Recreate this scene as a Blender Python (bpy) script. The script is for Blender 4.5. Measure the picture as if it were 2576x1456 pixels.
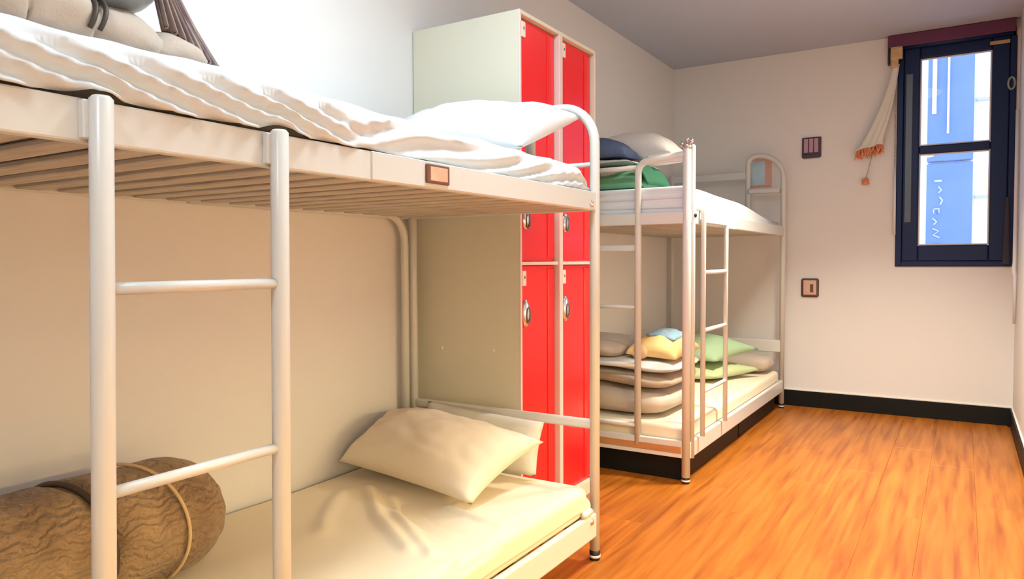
import bpy, bmesh, math, random
from math import sin, cos, pi, sqrt, floor as fl
from mathutils import Vector, Matrix, noise

for o in list(bpy.data.objects):
    bpy.data.objects.remove(o)
scene = bpy.context.scene
COL = scene.collection

# ------------------------------------------------------------------ camera
FPX, YAW, PITCH, ROLL, CAMH = 1833.27, 0.5546, 0.0381, -0.0044, 1.05
cam_d = bpy.data.cameras.new('camera')
cam_d.sensor_width = 36.0
cam_d.lens = 36.0 * FPX / 2576.0
cam_d.clip_start = 0.02
cam = bpy.data.objects.new('camera', cam_d)
COL.objects.link(cam)
F = Vector((-sin(YAW) * cos(PITCH), cos(YAW) * cos(PITCH), -sin(PITCH)))
R0 = Vector((cos(YAW), sin(YAW), 0))
U0 = R0.cross(F)
R = R0 * cos(ROLL) + U0 * sin(ROLL)
U = R.cross(F)
cam.matrix_world = Matrix(((R.x, U.x, -F.x, 0), (R.y, U.y, -F.y, 0), (R.z, U.z, -F.z, CAMH), (0, 0, 0, 1)))
scene.camera = cam

# ------------------------------------------------------------------ world, exposure
world = bpy.data.worlds.new('daylight_sky')
scene.world = world
world.use_nodes = True
wn = world.node_tree.nodes
wn['Background'].inputs[0].default_value = (0.80, 0.90, 1.0, 1)
wn['Background'].inputs[1].default_value = 2.6
vs = scene.view_settings
vs.view_transform = 'Standard'
vs.look = 'None'
vs.gamma = 1.0
vs.use_curve_mapping = False
vs.exposure = 0.0
LAMP_W = (31.0, 50.0, 18.0)      # main fixture, added far fill, added fill by the door
LAMP_COL = ((0.74, 0.90, 1.0), (1.0, 0.935, 0.79), (0.74, 0.89, 1.0))
LAMP_SPREAD = (180, 106, 180)
FILL_SCONCE = ((0.40, 22.0), (1.95, 35.0))   # added warm fill lamps: y along the right wall, watts
FILL_SCONCE_COL = (1.0, 0.74, 0.31)
LAMP_POS = ((-0.78, 1.50), (-0.38, 3.75), (-0.55, -0.45))

# room
XW, XR, YF, YB, ZC = -1.941, 0.278, 5.542, -1.30, 2.537
XB = -1.0895                    # front plane of the bunk beds

# ------------------------------------------------------------------ materials
def mat(name, col, rough=0.5, metal=0.0, bump=None, spec=0.5, var=None, coat=0.0, sheen=0.0):
    """bump=(scale, strength, distance, stretch xyz); var=(scale, colour2, stretch)"""
    m = bpy.data.materials.new(name)
    m.use_nodes = True
    nt = m.node_tree
    b = nt.nodes['Principled BSDF']
    b.inputs['Base Color'].default_value = (*col, 1)
    b.inputs['Roughness'].default_value = rough
    b.inputs['Metallic'].default_value = metal
    b.inputs['Specular IOR Level'].default_value = spec
    b.inputs['Coat Weight'].default_value = coat
    b.inputs['Sheen Weight'].default_value = sheen
    geo = nt.nodes.new('ShaderNodeTexCoord')
    def noise_tex(scale, stretch, detail=4):
        mp = nt.nodes.new('ShaderNodeMapping')
        mp.inputs['Scale'].default_value = stretch
        nt.links.new(geo.outputs['Object'], mp.inputs['Vector'])
        t = nt.nodes.new('ShaderNodeTexNoise')
        t.inputs['Scale'].default_value = scale
        t.inputs['Detail'].default_value = detail
        nt.links.new(mp.outputs['Vector'], t.inputs['Vector'])
        return t
    if var:
        t = noise_tex(var[0], var[2] if len(var) > 2 else (1, 1, 1))
        mx = nt.nodes.new('ShaderNodeMix')
        mx.data_type = 'RGBA'
        mx.inputs['A'].default_value = (*col, 1)
        mx.inputs['B'].default_value = (*var[1], 1)
        rp = nt.nodes.new('ShaderNodeMapRange')
        rp.inputs['From Min'].default_value = 0.35
        rp.inputs['From Max'].default_value = 0.68
        nt.links.new(t.outputs['Fac'], rp.inputs['Value'])
        nt.links.new(rp.outputs['Result'], mx.inputs['Factor'])
        nt.links.new(mx.outputs['Result'], b.inputs['Base Color'])
    if bump:
        t = noise_tex(bump[0], bump[3] if len(bump) > 3 else (1, 1, 1), 6)
        bp = nt.nodes.new('ShaderNodeBump')
        bp.inputs['Strength'].default_value = bump[1]
        bp.inputs['Distance'].default_value = bump[2]
        nt.links.new(t.outputs['Fac'], bp.inputs['Height'])
        nt.links.new(bp.outputs['Normal'], b.inputs['Normal'])
    return m

M = {}
M['wall'] = mat('wall_paint', (0.79, 0.765, 0.735), 0.62, bump=(90, 0.06, 0.004), spec=0.3)
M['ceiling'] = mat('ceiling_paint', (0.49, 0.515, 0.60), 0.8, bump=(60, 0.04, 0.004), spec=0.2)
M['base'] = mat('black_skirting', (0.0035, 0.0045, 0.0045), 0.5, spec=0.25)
M['caulk'] = mat('white_caulk', (0.8, 0.76, 0.7), 0.6)
M['cream'] = mat('cream_bed_paint', (0.66, 0.65, 0.61), 0.32, bump=(40, 0.03, 0.002), spec=0.5)
M['slat'] = mat('bed_slat_wood', (0.56, 0.52, 0.46), 0.6, var=(6, (0.40, 0.36, 0.31), (1, 12, 12)), bump=(14, 0.15, 0.004, (1, 10, 10)))
M['rubber'] = mat('black_rubber', (0.015, 0.014, 0.013), 0.45)
M['chrome'] = mat('chrome', (0.72, 0.73, 0.76), 0.18, metal=1.0)
M['sheet'] = mat('white_sheet', (0.68, 0.70, 0.715), 0.85, bump=(55, 0.12, 0.004), spec=0.2, sheen=0.2)
M['tick'] = mat('mattress_ticking', (0.30, 0.26, 0.22), 0.9, var=(5, (0.20, 0.17, 0.14), (1, 3, 1)), bump=(9, 0.5, 0.02, (1, 4, 1)), spec=0.1)
M['creamsheet'] = mat('cream_sheet', (0.80, 0.70, 0.52), 0.85, bump=(45, 0.1, 0.004), spec=0.2, sheen=0.15)
M['pillow'] = mat('white_pillowcase', (0.72, 0.72, 0.715), 0.8, bump=(50, 0.12, 0.004), spec=0.2)
M['creampillow'] = mat('cream_pillowcase', (0.82, 0.72, 0.57), 0.8, bump=(60, 0.1, 0.003), spec=0.2)
M['greypillow'] = mat('pale_grey_cushion_cloth', (0.70, 0.69, 0.63), 0.8, bump=(60, 0.1, 0.003), spec=0.2)
M['locker'] = mat('locker_grey_enamel', (0.70, 0.665, 0.53), 0.42, bump=(30, 0.03, 0.002), spec=0.4)
M['lockeredge'] = mat('locker_pale_edge', (0.78, 0.62, 0.58), 0.4)
M['red'] = mat('locker_red_enamel', (0.83, 0.018, 0.022), 0.26, bump=(25, 0.02, 0.002), spec=0.5)
M['ivory'] = mat('ivory_plastic', (0.83, 0.76, 0.66), 0.35)
M['ink'] = mat('grey_print', (0.16, 0.13, 0.12), 0.6)
M['navy'] = mat('navy_window_paint', (0.005, 0.017, 0.078), 0.4, bump=(40, 0.03, 0.002), spec=0.3)
M['maroon'] = mat('maroon_pelmet', (0.13, 0.028, 0.075), 0.4)
M['darkmaroon'] = mat('dark_maroon_pelmet_edge', (0.03, 0.01, 0.014), 0.5)
M['bracket'] = mat('pale_wood_bracket', (0.62, 0.43, 0.24), 0.6, var=(20, (0.5, 0.3, 0.14), (1, 1, 6)))
M['curtain'] = mat('pale_curtain_cloth', (0.72, 0.70, 0.60), 0.85, bump=(80, 0.15, 0.004), sheen=0.1)
M['fringe'] = mat('orange_fringe', (0.78, 0.26, 0.12), 0.9)
M['cordgrey'] = mat('grey_cord', (0.42, 0.43, 0.40), 0.7)
M['greygreen'] = mat('worn_green_grey_metal', (0.26, 0.33, 0.27), 0.4, metal=0.3)
M['darkcloth'] = mat('dark_plum_cloth', (0.05, 0.045, 0.06), 0.85)
M['pipe'] = mat('white_pipe', (0.78, 0.77, 0.78), 0.35)
M['switchframe'] = mat('dark_plum_plastic', (0.055, 0.03, 0.045), 0.4)
M['switchpink'] = mat('mauve_plastic', (0.45, 0.26, 0.34), 0.4)
M['socketface'] = mat('pinkish_plastic', (0.72, 0.45, 0.36), 0.4)
M['sockframe'] = mat('brown_plastic', (0.13, 0.07, 0.055), 0.4)
M['copper'] = mat('copper_card', (0.68, 0.37, 0.24), 0.5, var=(12, (0.75, 0.5, 0.36)))
M['copperframe'] = mat('brown_metal_frame', (0.17, 0.065, 0.035), 0.4)
M['picture'] = mat('pale_blue_picture', (0.45, 0.66, 0.80), 0.5, var=(9, (0.62, 0.74, 0.82)))
M['pictureframe'] = mat('pink_picture_frame', (0.74, 0.42, 0.34), 0.5)
M['quilt'] = mat('beige_quilt', (0.50, 0.40, 0.31), 0.75, bump=(120, 0.25, 0.004), var=(7, (0.42, 0.33, 0.26)), sheen=0.2)
M['bag'] = mat('slate_blue_shiny_bag', (0.16, 0.18, 0.21), 0.32, var=(7, (0.42, 0.44, 0.45)), bump=(10, 0.3, 0.01))
M['bagpatch'] = mat('dark_teal_patch', (0.02, 0.05, 0.07), 0.4)
M['mauve'] = mat('mauve_ribbed_cloth', (0.23, 0.16, 0.17), 0.85, var=(16, (0.32, 0.25, 0.22), (1, 4, 1)), bump=(60, 0.2, 0.004))
M['strap'] = mat('dark_brown_strap', (0.05, 0.03, 0.018), 0.6)
M['cordtan'] = mat('tan_cord', (0.66, 0.46, 0.22), 0.7)
M['greyblanket'] = mat('grey_beige_blanket', (0.45, 0.37, 0.30), 0.9, bump=(25, 0.25, 0.01), var=(4, (0.52, 0.43, 0.34)), sheen=0.2)
M['brownblanket'] = mat('brown_grey_blanket', (0.36, 0.27, 0.19), 0.9, bump=(25, 0.25, 0.01), var=(4, (0.43, 0.33, 0.24)), sheen=0.2)
M['paleblanket'] = mat('pale_grey_blanket', (0.55, 0.51, 0.48), 0.9, bump=(25, 0.2, 0.01), sheen=0.2)
M['yellow'] = mat('yellow_cushion_cloth', (0.84, 0.56, 0.22), 0.85)
M['bluepatch'] = mat('blue_grey_cushion_cloth', (0.22, 0.33, 0.40), 0.85)
M['peach'] = mat('peach_cushion_cloth', (0.75, 0.46, 0.27), 0.85)
M['green'] = mat('green_cushion_cloth', (0.10, 0.36, 0.18), 0.7, bump=(30, 0.2, 0.006), var=(4, (0.20, 0.46, 0.27), (1, 1, 2)))
M['darkgreen'] = mat('dark_green_cloth', (0.012, 0.13, 0.06), 0.7)
M['palegreen'] = mat('pale_green_pillow_cloth', (0.36, 0.52, 0.31), 0.8)
M['lime'] = mat('pale_lime_cloth', (0.52, 0.60, 0.32), 0.8)
M['bead'] = mat('grey_glitter_beads', (0.36, 0.38, 0.34), 0.3, metal=0.4, bump=(120, 0.8, 0.01))
M['navycloth'] = mat('navy_cloth', (0.035, 0.06, 0.14), 0.75, var=(5, (0.10, 0.14, 0.24)))
M['beigepillow'] = mat('beige_pillowcase', (0.70, 0.64, 0.58), 0.85, bump=(60, 0.1, 0.004))
M['door'] = mat('white_door_paint', (0.75, 0.73, 0.70), 0.45)
M['facade'] = mat('bright_facade', (0.88, 0.87, 0.82), 0.8)
M['facadeblue'] = mat('blue_facade_panel', (0.10, 0.20, 0.62), 0.5, var=(0.8, (0.20, 0.27, 0.60)))
M['letter'] = mat('pale_lilac_lettering', (0.46, 0.50, 0.74), 0.6)
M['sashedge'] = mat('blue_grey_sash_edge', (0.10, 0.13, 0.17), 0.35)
M['floorreflect'] = mat('orange_floor_reflection', (0.52, 0.24, 0.09), 0.5, var=(10, (0.44, 0.19, 0.07), (1, 1, 4)))  # floor reflection between the end rails, put into the colour
M['facadegrey'] = mat('grey_facade_band', (0.45, 0.46, 0.46), 0.7)

# brown crinkled blanket roll: fine creases come from a warped wave
def crinkle():
    m = mat('brown_crinkled_blanket', (0.19, 0.105, 0.045), 0.72, var=(5, (0.36, 0.23, 0.11), (1, 2, 1)), sheen=0.15)
    nt = m.node_tree
    b = nt.nodes['Principled BSDF']
    tc = nt.nodes.new('ShaderNodeTexCoord')
    w = nt.nodes.new('ShaderNodeTexWave')
    w.bands_direction = 'Z'
    w.inputs['Scale'].default_value = 16
    w.inputs['Distortion'].default_value = 16
    w.inputs['Detail'].default_value = 4
    w.inputs['Detail Scale'].default_value = 0.9
    nt.links.new(tc.outputs['Object'], w.inputs['Vector'])
    bp = nt.nodes.new('ShaderNodeBump')
    bp.inputs['Strength'].default_value = 0.55
    bp.inputs['Distance'].default_value = 0.012
    nt.links.new(w.outputs['Fac'], bp.inputs['Height'])
    nt.links.new(bp.outputs['Normal'], b.inputs['Normal'])
    return m
M['roll'] = crinkle()

def wood():
    m = bpy.data.materials.new('orange_laminate')
    m.use_nodes = True
    nt = m.node_tree
    b = nt.nodes['Principled BSDF']
    geo = nt.nodes.new('ShaderNodeNewGeometry')
    info = nt.nodes.new('ShaderNodeObjectInfo')
    comb = nt.nodes.new('ShaderNodeCombineXYZ')
    mul = nt.nodes.new('ShaderNodeMath'); mul.operation = 'MULTIPLY'; mul.inputs[1].default_value = 0.25
    nt.links.new(info.outputs['Random'], mul.inputs[0])
    nt.links.new(mul.outputs[0], comb.inputs['Z'])
    add = nt.nodes.new('ShaderNodeVectorMath'); add.operation = 'ADD'
    nt.links.new(geo.outputs['Position'], add.inputs[0]); nt.links.new(comb.outputs[0], add.inputs[1])
    mp = nt.nodes.new('ShaderNodeMapping'); mp.inputs['Scale'].default_value = (13, 0.75, 1)
    nt.links.new(add.outputs[0], mp.inputs['Vector'])
    t = nt.nodes.new('ShaderNodeTexNoise'); t.inputs['Scale'].default_value = 2.6; t.inputs['Detail'].default_value = 9
    t.inputs['Distortion'].default_value = 0.35
    nt.links.new(mp.outputs['Vector'], t.inputs['Vector'])
    cr = nt.nodes.new('ShaderNodeValToRGB')
    e = cr.color_ramp.elements
    e[0].position = 0.30; e[0].color = (0.25, 0.060, 0.004, 1)
    e[1].position = 0.70; e[1].color = (0.46, 0.148, 0.017, 1)
    k = e.new(0.5); k.color = (0.365, 0.110, 0.009, 1)
    nt.links.new(t.outputs['Fac'], cr.inputs['Fac'])
    hs = nt.nodes.new('ShaderNodeHueSaturation')
    mr = nt.nodes.new('ShaderNodeMapRange')
    mr.inputs['To Min'].default_value = 0.97; mr.inputs['To Max'].default_value = 1.03
    nt.links.new(info.outputs['Random'], mr.inputs['Value'])
    nt.links.new(mr.outputs['Result'], hs.inputs['Value'])
    nt.links.new(cr.outputs['Color'], hs.inputs['Color'])
    nt.links.new(hs.outputs['Color'], b.inputs['Base Color'])
    b.inputs['Roughness'].default_value = 0.38
    b.inputs['Specular IOR Level'].default_value = 0.4
    bp = nt.nodes.new('ShaderNodeBump'); bp.inputs['Strength'].default_value = 0.06; bp.inputs['Distance'].default_value = 0.004
    nt.links.new(t.outputs['Fac'], bp.inputs['Height']); nt.links.new(bp.outputs['Normal'], b.inputs['Normal'])
    return m
M['wood'] = wood()

def glass():
    m = bpy.data.materials.new('window_glass')
    m.use_nodes = True
    nt = m.node_tree
    nt.nodes.remove(nt.nodes['Principled BSDF'])
    out = nt.nodes['Material Output']
    tr = nt.nodes.new('ShaderNodeBsdfTransparent'); tr.inputs[0].default_value = (0.94, 0.97, 1, 1)
    gl = nt.nodes.new('ShaderNodeBsdfGlossy'); gl.inputs['Roughness'].default_value = 0.02
    fr = nt.nodes.new('ShaderNodeFresnel'); fr.inputs['IOR'].default_value = 1.3
    mx = nt.nodes.new('ShaderNodeMixShader')
    nt.links.new(fr.outputs[0], mx.inputs[0]); nt.links.new(tr.outputs[0], mx.inputs[1]); nt.links.new(gl.outputs[0], mx.inputs[2])
    nt.links.new(mx.outputs[0], out.inputs['Surface'])
    return m
M['glass'] = glass()

def emit(name, col, s):
    m = bpy.data.materials.new(name)
    m.use_nodes = True
    b = m.node_tree.nodes['Principled BSDF']
    b.inputs['Base Color'].default_value = (0.9, 0.9, 0.9, 1)
    b.inputs['Emission Color'].default_value = (*col, 1)
    b.inputs['Emission Strength'].default_value = s
    return m
M['fillbulb'] = emit('warm_fill_bulb', (1.0, 0.75, 0.45), 3.0)  # glow of the added fill lamps on the right wall
M['diffuser'] = emit('lamp_diffuser', (0.97, 0.98, 1.0), 3.0)

# ------------------------------------------------------------------ object helpers (all geometry is given in world coordinates)
WLOC = {}
def link(o, parent=None):
    COL.objects.link(o)
    if parent is not None:
        o.parent = parent
        o.matrix_parent_inverse = Matrix.Translation(-WLOC[parent.name])
    return o

def obj(name, verts, faces, m, parent=None, smooth=False, origin=None):
    vs_ = [Vector(v) for v in verts]
    if origin is None:
        mn = Vector((min(v.x for v in vs_), min(v.y for v in vs_), min(v.z for v in vs_)))
        mx = Vector((max(v.x for v in vs_), max(v.y for v in vs_), max(v.z for v in vs_)))
        origin = Vector(((mn.x + mx.x) / 2, (mn.y + mx.y) / 2, mn.z))
    origin = Vector(origin)
    me = bpy.data.meshes.new(name)
    me.from_pydata([v - origin for v in vs_], [], faces)
    me.update()
    bm = bmesh.new(); bm.from_mesh(me)
    bmesh.ops.recalc_face_normals(bm, faces=bm.faces[:])
    bm.to_mesh(me); bm.free()
    if smooth:
        for p in me.polygons:
            p.use_smooth = True
    mats = m if isinstance(m, (list, tuple)) else [m]
    for q in mats:
        me.materials.append(M[q])
    o = bpy.data.objects.new(name, me)
    link(o, parent)
    o.location = origin
    WLOC[o.name] = origin
    return o

def copy_at(src, offset, parent=None, name=None):
    """a copy sharing mesh data, moved by offset (world)"""
    o = src.copy()
    COL.objects.link(o)
    o.parent = None
    loc = WLOC[src.name] + Vector(offset)
    if parent is not None:
        o.parent = parent
        o.matrix_parent_inverse = Matrix.Translation(-WLOC[parent.name])
    o.location = loc
    WLOC[o.name] = loc
    return o

def thing(name, loc, label, cat, group=None):
    o = bpy.data.objects.new(name, None)
    COL.objects.link(o)
    o.location = loc
    o.empty_display_size = 0.1
    WLOC[o.name] = Vector(loc)
    return tag(o, label, cat, group)

def tag(o, label=None, cat=None, group=None, kind=None):
    if label: o['label'] = label
    if cat: o['category'] = cat
    if group: o['group'] = group
    if kind: o['kind'] = kind
    return o

def merge(*parts):
    V, Fc = [], []
    for v, f in parts:
        n = len(V)
        V += list(v)
        Fc += [tuple(i + n for i in q) for q in f]
    return V, Fc

def box_geo(lo, hi, bev=0.0, seg=2):
    bm = bmesh.new()
    bmesh.ops.create_cube(bm, size=1.0)
    lo = Vector(lo); hi = Vector(hi)
    c = (lo + hi) / 2; s = hi - lo
    for v in bm.verts:
        v.co = Vector((v.co.x * s.x, v.co.y * s.y, v.co.z * s.z)) + c
    if bev:
        bmesh.ops.bevel(bm, geom=bm.edges[:], offset=bev, segments=seg, affect='EDGES', profile=0.5)
    bm.verts.index_update()
    V = [v.co.copy() for v in bm.verts]
    Fc = [tuple(v.index for v in f.verts) for f in bm.faces]
    bm.free()
    return V, Fc

def box(name, lo, hi, m, parent=None, bev=0.0, seg=2):
    V, Fc = box_geo(lo, hi, bev, seg)
    return obj(name, V, Fc, m, parent)

def fillet(pts, rads, n=7):
    """polyline with rounded corners"""
    pts = [Vector(p) for p in pts]
    out = [pts[0]]
    for i in range(1, len(pts) - 1):
        r = rads[i - 1] if isinstance(rads, (list, tuple)) else rads
        a, b, c = pts[i - 1], pts[i], pts[i + 1]
        d1 = (a - b).normalized(); d2 = (c - b).normalized()
        if r <= 0:
            out.append(b); continue
        p1 = b + d1 * r; p2 = b + d2 * r
        for k in range(n + 1):
            t = k / n
            # quadratic-ish arc: blend to circle for right angles
            ang = t * pi / 2
            q = b + d1 * r * (1 - sin(ang)) + d2 * r * (1 - cos(ang))
            out.append(q)
    out.append(pts[-1])
    return out

def tube_geo(pts, r, seg=12, cap=True):
    pts = [Vector(p) for p in pts]
    n = len(pts)
    rr = r if isinstance(r, (list, tuple)) else [r] * n
    tang = []
    for i in range(n):
        a = pts[max(i - 1, 0)]; b = pts[min(i + 1, n - 1)]
        tang.append((b - a).normalized())
    t0 = tang[0]
    ref = Vector((0, 0, 1)) if abs(t0.z) < 0.9 else Vector((1, 0, 0))
    nrm = (ref - t0 * ref.dot(t0)).normalized()
    V, Fc = [], []
    for i in range(n):
        t = tang[i]
        nrm = (nrm - t * nrm.dot(t)).normalized()
        bi = t.cross(nrm)
        for k in range(seg):
            a = 2 * pi * k / seg
            V.append(pts[i] + (nrm * cos(a) + bi * sin(a)) * rr[i])
    for i in range(n - 1):
        for k in range(seg):
            k2 = (k + 1) % seg
            Fc.append((i * seg + k, i * seg + k2, (i + 1) * seg + k2, (i + 1) * seg + k))
    if cap:
        Fc.append(tuple(range(seg)))
        Fc.append(tuple((n - 1) * seg + k for k in range(seg)))
    return V, Fc

def tube(name, pts, r, m, parent=None, seg=12):
    V, Fc = tube_geo(pts, r, seg)
    return obj(name, V, Fc, m, parent, smooth=True)

def sphere_geo(c, rad, nu=14, nv=8):
    c = Vector(c)
    rad = Vector(rad) if not isinstance(rad, (int, float)) else Vector((rad,) * 3)
    V = [c + Vector((0, 0, rad.z))]
    for j in range(1, nv):
        th = pi * j / nv
        for i in range(nu):
            ph = 2 * pi * i / nu
            V.append(c + Vector((rad.x * sin(th) * cos(ph), rad.y * sin(th) * sin(ph), rad.z * cos(th))))
    V.append(c - Vector((0, 0, rad.z)))
    Fc = []
    for i in range(nu):
        Fc.append((0, 1 + i, 1 + (i + 1) % nu))
        for j in range(nv - 2):
            a = 1 + j * nu
            Fc.append((a + i, a + nu + i, a + nu + (i + 1) % nu, a + (i + 1) % nu))
        a = 1 + (nv - 2) * nu
        Fc.append((a + i, len(V) - 1, a + (i + 1) % nu))
    return V, Fc

def nz(x, y, z=0.0):
    return noise.noise(Vector((x, y, z)))

def pillow_geo(cs, thick, up=None, n=30, pinch=0.07, p=0.5, flat=0.35, wr=0.006, seed=0.0, arch=0.0):
    """cs: four corners round the pillow; thick: full thickness; flat: share of the thickness below the plane"""
    A, B, C, D = [Vector(c) for c in cs]
    nrm = (B - A).cross(D - A).normalized()
    if up is None: up = Vector((0, 0, 1))
    if nrm.dot(Vector(up)) < 0: nrm = -nrm
    V, Fc = [], []
    top = {}; bot = {}
    for i in range(n + 1):
        for j in range(n + 1):
            u = -1 + 2 * i / n; v = -1 + 2 * j / n
            uu = u * (1 - pinch * (1 - v * v) * abs(u) ** 3 * 0 - pinch * (1 - abs(v) ** 2.2))
            vv = v * (1 - pinch * (1 - abs(u) ** 2.2))
            s = (uu + 1) / 2; t = (vv + 1) / 2
            P = A * (1 - s) * (1 - t) + B * s * (1 - t) + C * s * t + D * (1 - s) * t
            h = max((1 - u * u) * (1 - v * v), 0) ** p
            edge = max(abs(u), abs(v))
            w = wr * (nz(u * 2.2 + seed, v * 2.2, seed) + 0.6 * nz(u * 5 + seed * 2, v * 5, seed)) * min(1, h * 2.5)
            # puckers running in from the short ends
            w += wr * 0.7 * sin(v * 17 + 3 * u + seed) * max(0, abs(u) - 0.55) * (1 - abs(u)) * 6
            P = P + Vector((0, 0, 1)) * arch * (1 - u * u)
            top[i, j] = len(V); V.append(P + nrm * (thick * (1 - flat) * h + w))
            if 0 < i < n and 0 < j < n:
                bot[i, j] = len(V); V.append(P - nrm * (thick * flat * h))
            else:
                bot[i, j] = top[i, j]
    for i in range(n):
        for j in range(n):
            Fc.append((top[i, j], top[i + 1, j], top[i + 1, j + 1], top[i, j + 1]))
            q = (bot[i, j], bot[i, j + 1], bot[i + 1, j + 1], bot[i + 1, j])
            if len(set(q)) == 4 and not all(k in top.values() and False for k in q):
                if set(q) != {top[i, j], top[i + 1, j], top[i + 1, j + 1], top[i, j + 1]}:
                    Fc.append(q)
    return V, Fc

def pillow(name, cs, thick, m, parent=None, **k):
    V, Fc = pillow_geo(cs, thick, **k)
    return obj(name, V, Fc, m, parent, smooth=True)

def grid_obj(name, fn, nu, nv, m, parent=None, thick=0.0, smooth=True):
    """fn(u,v)->Vector for u,v in 0..1"""
    V = [Vector(fn(i / nu, j / nv)) for i in range(nu + 1) for j in range(nv + 1)]
    W = nv + 1
    Fc = [(i * W + j, (i + 1) * W + j, (i + 1) * W + j + 1, i * W + j + 1) for i in range(nu) for j in range(nv)]
    o = obj(name, V, Fc, m, parent, smooth=smooth)
    if thick:
        md = o.modifiers.new('thickness', 'SOLIDIFY')
        md.thickness = thick
        md.offset = -1
    return o

def ss(a, b, x):
    t = min(1, max(0, (x - a) / (b - a)))
    return t * t * (3 - 2 * t)

# ------------------------------------------------------------------ room shell
def struct(o):
    o['kind'] = 'structure'
    return o

T = 0.15
fo = struct(box('floor', (XW - T, YB - T, -0.12), (XR + T, YF + T, -0.006), 'wood'))
# laminate planks, laid along the room, each its own board
PW, PL = 0.190, 1.24
V, Fc = box_geo((0, 0, -0.006), (PW - 0.0004, PL - 0.0005, 0.0), 0.0007, 1)
proto = None
rng = random.Random(4)
nx = int(math.ceil((XR - XW) / PW)) + 1
for i in range(nx):
    x0 = -1.078 + (7 - 1 - i) * PW
    if x0 >= XR: continue
    off = [0.0, 0.62, 0.31, 0.93][i % 4]
    y = YB - off
    while y < YF:
        y1 = min(y + PL, YF); y0 = max(y, YB)
        xs = max(x0, XW)
        xe = min(x0 + PW, XR)
        if y0 == y and y1 == y + PL and xs == x0 and xe == x0 + PW:
            if proto is None:
                proto = obj('plank', [Vector(v) + Vector((x0, y, 0)) for v in V], Fc, 'wood', fo)
                pbase = Vector((x0, y, 0))
            else:
                copy_at(proto, Vector((x0, y, 0)) - pbase, fo)
        elif y1 - y0 > 0.02 and xe - xs > 0.02:
            box('plank', (xs, y0, -0.006), (xe - 0.0004, y1 - 0.0005, 0.0), 'wood', fo, 0.0007, 1)
        y += PL

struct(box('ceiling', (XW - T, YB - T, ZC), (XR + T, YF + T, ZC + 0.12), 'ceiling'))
struct(box('wall_left', (XW - T, YB - T, 0), (XW, YF + T, ZC), 'wall'))
struct(box('wall_right', (XR, YB - T, 0), (XR + T, YF + T, ZC), 'wall'))
# far wall, with the window opening left free
WX0, WX1, WZ0, WZ1 = -0.388, 0.258, 1.010, 2.500
V, Fc = merge(box_geo((XW, YF, 0), (WX0, YF + T, ZC)), box_geo((WX1, YF, 0), (XR, YF + T, ZC)),
              box_geo((WX0, YF, 0), (WX1, YF + T, WZ0)), box_geo((WX0, YF, WZ1), (WX1, YF + T, ZC)))
struct(obj('wall_far', V, Fc, 'wall'))
DX0, DX1, DZ1 = -1.15, -0.32, 2.03
V, Fc = merge(box_geo((XW, YB - T, 0), (DX0, YB, ZC)), box_geo((DX1, YB - T, 0), (XR, YB, ZC)),
              box_geo((DX0, YB - T, DZ1), (DX1, YB, ZC)))
struct(obj('wall_back', V, Fc, 'wall'))
dr = struct(box('door_1', (DX0 + 0.004, YB - 0.09, 0.005), (DX1 - 0.004, YB - 0.05, DZ1 - 0.004), 'door', None, 0.003))
for zz in (0.25, 1.10):
    box('door_panel', (DX0 + 0.12, YB - 0.05, zz), (DX1 - 0.12, YB - 0.042, zz + 0.72), 'door', dr, 0.006)
tube('door_handle', fillet([(DX1 - 0.07, YB - 0.05, 1.0), (DX1 - 0.07, YB + 0.0, 1.0), (DX1 - 0.19, YB + 0.0, 1.0)], 0.02), 0.009, 'chrome', dr)

def baseboard(name, lo, hi, cap_lo, cap_hi):
    b = struct(box(name, lo, hi, 'base', None, 0.002, 1))
    box('caulk_line', cap_lo, cap_hi, 'caulk', b, 0.001, 1)
BH, BT = 0.112, 0.014
baseboard('baseboard_left', (XW, YB, 0.0), (XW + BT, YF - BT, BH), (XW, YB, BH), (XW + 0.008, YF - BT, BH + 0.009))
baseboard('baseboard_far', (XW, YF - BT, 0.0), (XR, YF, BH), (XW, YF - 0.008, BH), (XR, YF, BH + 0.009))
baseboard('baseboard_right', (XR - BT, YB, 0.0), (XR, YF - BT, BH), (XR - 0.008, YB, BH), (XR, YF - BT, BH + 0.009))

# ------------------------------------------------------------------ window
win = struct(box('window_1', (WX0, YF + 0.03, WZ0), (WX0 + 0.035, YF + 0.12, WZ1), 'navy', None, 0.003))
win['label'] = 'tall narrow window with thick navy frame and two glass panes'
G0, G1 = -0.262, 0.133          # glazed opening
GB, GM0, GM1, GT = 1.146, 1.748, 1.802, 2.372
def wpart(name, lo, hi, m='navy', b=0.004):
    return box(name, lo, hi, m, win, b)
wpart('window_frame', (WX1 - 0.035, YF + 0.03, WZ0), (WX1, YF + 0.12, WZ1))
wpart('window_frame', (WX0 + 0.035, YF + 0.03, WZ0), (WX1 - 0.035, YF + 0.12, WZ0 + 0.035))
wpart('window_frame', (WX0 + 0.035, YF + 0.03, WZ1 - 0.05), (WX1 - 0.035, YF + 0.12, WZ1))
# flat casing round the reveal
wpart('casing', (WX0 - 0.006, YF - 0.012, WZ0 - 0.004), (WX0 + 0.03, YF + 0.03, 2.44))
wpart('casing', (WX1 - 0.03, YF - 0.012, WZ0 - 0.004), (WX1 + 0.004, YF + 0.03, 2.44))
wpart('casing', (WX0 + 0.03, YF - 0.012, WZ0 - 0.004), (WX1 - 0.03, YF + 0.03, WZ0 + 0.03))
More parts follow.
